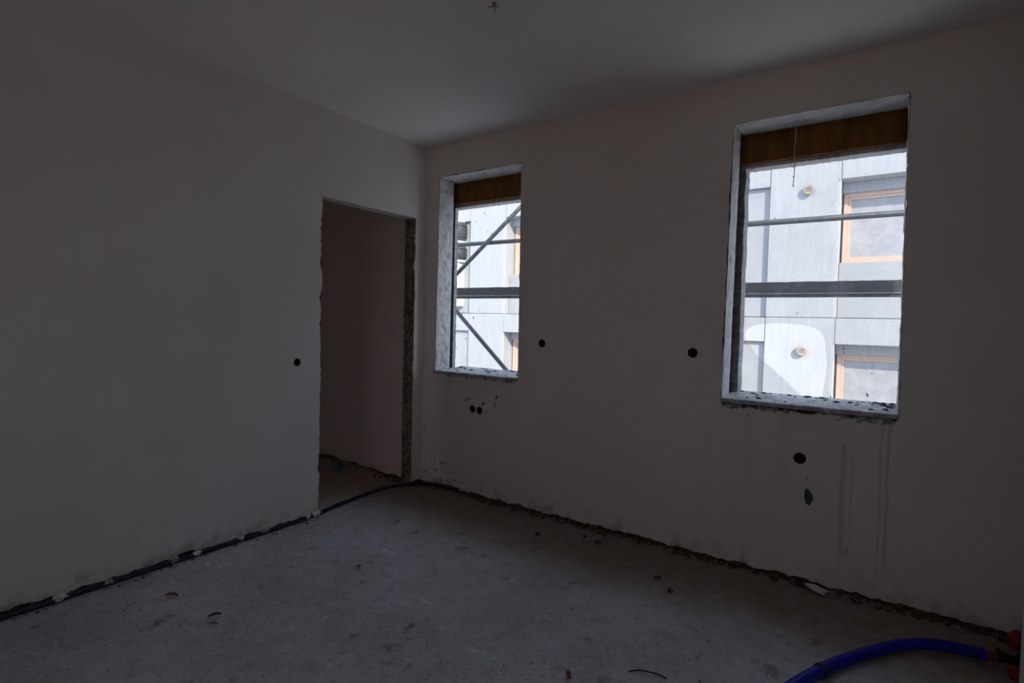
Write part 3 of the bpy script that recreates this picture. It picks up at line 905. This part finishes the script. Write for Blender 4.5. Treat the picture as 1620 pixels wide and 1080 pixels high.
# ------------------------------------------------------------------ conduit along the left wall and across the doorway
path = [(0.040, -3.40, 0.012), (0.034, -2.90, 0.011), (0.026, -2.48, 0.012), (0.020, -2.10, 0.012), (0.017, -1.70, 0.012), (0.016, -1.30, 0.012), (0.002, -1.00, 0.012), (-0.036, -0.80, 0.012), (-0.070, -0.58, 0.012),
        (-0.086, -0.40, 0.012), (-0.070, -0.24, 0.013), (-0.010, -0.13, 0.014), (0.085, -0.055, 0.018), (0.20, -0.022, 0.024), (0.32, -0.014, 0.026), (0.405, -0.012, 0.024)]
pts = resample(spline(path, 40), 0.0032)
cd = empty('conduit', (0.016, -1.3, 0.0), label='dark blue corrugated conduit along the left wall and across the doorway', cat='conduit')
MB().tube(pts, [0.0125 if (i // 1) % 2 else 0.0108 for i in range(len(pts))], 10).build('corrugated_tube', 'conduit', cd, False)
rd = random.Random(3)
for q, (x, y) in enumerate(((0.016, -1.47), (0.016, -1.33), (0.004, -1.03), (0.018, -1.72), (0.022, -2.12), (0.025, -2.30), (0.0, -0.97), (0.018, -1.83), (0.030, -2.62), (-0.06, -0.66), (-0.02, -0.88))):
    b = MB()
    r = 0.014 + 0.008 * rd.random()
    if y > -0.9: r = 0.006
    b.lump((x, y, 0.012 + r * 0.25 if y < -0.9 else 0.022), r, q + 2, (1.0, 1.1 + rd.random(), 0.75), 9, 6, 0.4)
    b.build('mortar_dab', 'gypsum' if q % 3 != 1 else 'grey_mortar', cd, label='dab of pale mortar')

# ------------------------------------------------------------------ rubble along the feet of the walls
b = MB(); rd = random.Random(12)
for k in range(900):
    x = 0.42 + 3.7 * rd.random()
    y = 0.012 - 0.085 * rd.random() ** 3
    r = 0.003 + 0.010 * rd.random() ** 3
    if noise.noise(Vector((x * 3, 0, 5))) > 0.15: r *= 1.6
    b.lump((x, y, r * 0.4), r, k, (1.4, 1.1, 0.8), 6, 4)
b.build('mortar_rubble', 'masonry', None, recalc=False, kind='stuff', label='brown mortar crumbs along the foot of the window wall', cat='rubble')
b = MB()
for k in range(230):
    y = -3.2 + 2.25 * rd.random()
    if rd.random() < 0.5: y = rd.choice((-1.93, -1.8, -2.16, -1.47, -1.36, -1.05, -2.4)) + rd.gauss(0, 0.05)
    x = 0.004 + 0.075 * rd.random() ** 2
    r = 0.0015 + 0.006 * rd.random() ** 3
    b.lump((x, y, r * 0.4 + (0.02 * rd.random() if x < 0.012 else 0)), r, k, (1.1, 1.5, 0.8), 6, 4)
b.build('mortar_rubble', 'jamb', None, recalc=False, kind='stuff', label='tan mortar crumbs along the foot of the left wall', cat='rubble')
b = MB()
for k in range(240):
    x = -1.9 + 1.75 * rd.random()
    y = -0.085 - 0.10 * rd.random() ** 2
    r = 0.002 + 0.007 * rd.random() ** 3
    b.lump((x, y, r * 0.4 + ramp(x, y)), r, k, (1.4, 1.1, 0.8), 6, 4)
b.build('mortar_rubble', 'masonry', None, recalc=False, kind='stuff', label='dark crumbs along the foot of the corridor wall', cat='rubble')
# loose dust and grit over the floor
b = MB()
for k in range(700):
    x = 0.2 + 3.1 * rd.random()
    y = -0.05 - 2.4 * rd.random() ** 1.6
    r = 0.0012 + 0.0035 * rd.random() ** 4
    if y > -0.14 or x > 2.62: continue
    b.lump((x, y, 0.001), r, k, (1.5, 1.2, 0.6), 5, 3)
b.build('floor_grit', 'grey_mortar', None, recalc=False, kind='stuff', label='fine grit scattered over the screed floor', cat='grit')

# ------------------------------------------------------------------ loose bits on the floor
def bit(name, mt, c, r, sq, seed, label, cat, rz=0.0, amp=0.4):
    b = MB()
    b.lump((0, 0, 0), r, seed, sq, 14, 9, amp)
    lo = min(v[2] for v in b.v)
    o = b.build(name, mt, None, True, label=label, cat=cat)
    o.location = (c[0], c[1], -lo + c[2])
    o.rotation_euler[2] = rz
    return o
def scrap(name, mt, c, L, wdt, rz, curl, label, cat, seed):
    n, mm = 10, 4
    vs, fs = [], []
    for s in (0, 1):
        for i in range(n + 1):
            t = i / n
            w = wdt * (math.sin(PI * min(1, t * 0.92 + 0.06)) ** 0.7) * (1 + 0.3 * noise.noise(Vector((t * 5, seed, 0))))
            for j in range(mm + 1):
                q = j / mm * 2 - 1
                vs.append((L * (t - 0.5), w * q, 0.003 + curl * (t * (1 - t) * 2 + 0.5 * q * q) + 0.2 * curl * noise.noise(Vector((t * 6, q * 3, seed))) + (0.001 if s else 0)))
    N = (n + 1) * (mm + 1)
    for i in range(n):
        for j in range(mm):
            a = i * (mm + 1) + j
            fs.append((a, a + mm + 1, a + mm + 2, a + 1))
            fs.append((N + a, N + a + 1, N + a + mm + 2, N + a + mm + 1))
    o = MB().add(vs, fs).build(name, mt, None, True, recalc=False, label=label, cat=cat)
    o.location = (c[0], c[1], 0.0)
    o.rotation_euler[2] = rz
    return o
lump = bit('plaster_lump', 'gypsum', (2.782, -0.075, 0.0), 0.026, (1.75, 0.8, 0.6), 4, 'white lump of plaster on the floor below the right window', 'plaster lump', -0.35)
bit('crumpled_bag', 'blue_bag', (-0.70, -0.275, ramp(-0.70, -0.275) - 0.004), 0.028, (1.2, 0.9, 0.75), 9, 'small crumpled blue plastic on the corridor floor', 'plastic bag', 0.3, 0.6)
scrap('dry_leaf', 'leaf_brown', (0.367, -1.985), 0.060, 0.013, 0.5, 0.010, 'brown curled scrap on the floor near the left wall', 'leaf', 1)
scrap('scrap', 'leaf_purple', (0.691, -1.951), 0.052, 0.010, 1.1, 0.010, 'dark purple scrap on the floor beside the brown one', 'scrap', 2)
scrap('wood_chip', 'leaf_brown', (0.745, -1.985), 0.040, 0.006, 0.55, 0.004, 'thin brown chip just right of the purple scrap', 'chip', 3)
scrap('dry_leaf', 'leaf_brown', (0.807, -1.278), 0.036, 0.012, -0.6, 0.010, 'small tan leaf in the middle of the left floor', 'leaf', 4)
b = MB()
b.lathe((-0.017, 0, 0.0085), (1, 0, 0), [(0, 0.006), (0.003, 0.0085), (0.016, 0.0085), (0.018, 0.006), (0.034, 0.005)], 12)
plug = b.build('wall_plug', 'orange', None, True, label='tiny orange plastic plug on the floor at the bottom edge', cat='plug')
plug.location = (2.108, -1.374, 0); plug.rotation_euler[2] = -0.9
MB().tube(spline([(2.275, -1.215, 0.003), (2.31, -1.188, 0.006), (2.36, -1.172, 0.006), (2.405, -1.168, 0.003)], 8), 0.0028, 8).build('wire_offcut', 'rubber', None, True, label='black curved wire offcut on the floor at the bottom edge', cat='wire')
MB().tube(spline([(2.50, -1.105, 0.003), (2.515, -1.12, 0.004), (2.54, -1.135, 0.003)], 8), 0.0018, 8).build('wire_offcut', 'rubber', None, True, label='short thin wire offcut right of the curved one', cat='wire')
rd = random.Random(77)
for q, (x, y, r, lab) in enumerate(((1.558, -0.177, 0.010, 'dark mortar crumb nearest to the window wall left of centre'), (1.304, -0.317, 0.011, 'flat dark crumb on the floor below the left socket hole'),
                                     (2.101, -0.421, 0.011, 'lone dark crumb halfway between the wall and the floor centre'), (2.197, -0.511, 0.010, 'dark crumb just in front of the lone one'),
                                     (1.661, -0.215, 0.014, 'grey pebble of mortar by the window wall'))):
    bit('mortar_crumb', 'filler', (x, y, 0.0), r, (1.5, 1.0, 0.6), q + 30, lab, 'crumb', rd.random() * 3)

# ------------------------------------------------------------------ blue hose and the red pump at the right edge
hz = 0.0235
hp = [(2.70, -1.25, hz), (2.77, -1.03, hz), (2.845, -0.845, hz), (2.945, -0.655, hz), (3.055, -0.490, hz), (3.13, -0.405, hz + 0.004), (3.215, -0.345, hz + 0.008), (3.30, -0.315, hz + 0.008), (3.390, -0.297, hz + 0.006)]
hose = empty('water_hose', (2.9, -0.7, 0), label='thick blue hose curving over the floor to the red pump', cat='hose')
MB().tube(spline(hp, 14), hz - 0.001, 18).build('tube', 'hose', hose, True)
MB().lathe((2.862, -0.812, hz), Vector((0.1, 0.19, 0)), [(0, hz), (0.002, hz + 0.004), (0.018, hz + 0.004), (0.020, hz)], 18).build('band', 'conduit', hose, True)
dr = Vector((0.09, 0.018, -0.002)).normalized()
MB().lathe((3.386, -0.298, hz + 0.006), dr, [(0, hz - 0.002), (0.002, 0.017), (0.034, 0.017), (0.037, 0.014)], 18).build('fitting', 'orange', hose, True, label='orange hose fitting')

pu = empty('water_pump', (3.52, -0.30, 0), label='red and black water pump at the right edge with the blue hose attached', cat='pump')
b = MB()
b.lathe((3.424, -0.290, 0.034), (1, 0.10, 0), [(0, 0.014), (0.002, 0.021), (0.02, 0.021), (0.024, 0.018), (0.06, 0.018), (0.062, 0.025), (0.10, 0.025)], 18)
b.tube([(3.432, -0.294, 0.045), (3.425, -0.293, 0.064)], 0.009, 10)
b.build('inlet_coupling', 'rubber', pu, True)
b = MB()
b.lathe((3.528, -0.280, 0.004), (0, 0, 1), [(0, 0.042), (0.01, 0.046), (0.05, 0.044), (0.055, 0.036), (0.085, 0.034)], 20)
b.build('riser', 'rubber', pu, True)
b = MB()
b.lathe((3.500, -0.280, 0.080), (0, 0, 1), [(0, 0.030), (0.003, 0.042), (0.010, 0.048), (0.045, 0.048), (0.060, 0.036), (0.066, 0.018), (0.067, 0.004)], 24)
b.build('pump_head', 'red', pu, True)
b = MB()
b.lathe((3.484, -0.325, 0.103), (-0.3, -0.95, 0), [(-0.004, 0.012), (0.004, 0.012), (0.006, 0.009), (0.006, 0.003)], 16)
b.build('drain_plug', 'rubber', pu, True)
b = MB()
b.lathe((3.444, -0.385, 0.030), (1, 0.02, 0), [(0, 0.012), (0.003, 0.020), (0.010, 0.026), (0.20, 0.026), (0.21, 0.020)], 22)
b.build('motor_housing', 'red', pu, True)
b = MB()
b.bevel_box(3.47, 3.66, -0.42, -0.29, 0.001, 0.010, 0.003)
for xx in (3.50, 3.61):
    b.bevel_box(xx, xx + 0.025, -0.41, -0.30, 0.008, 0.022, 0.003)
b.build('base_frame', 'rubber', pu)
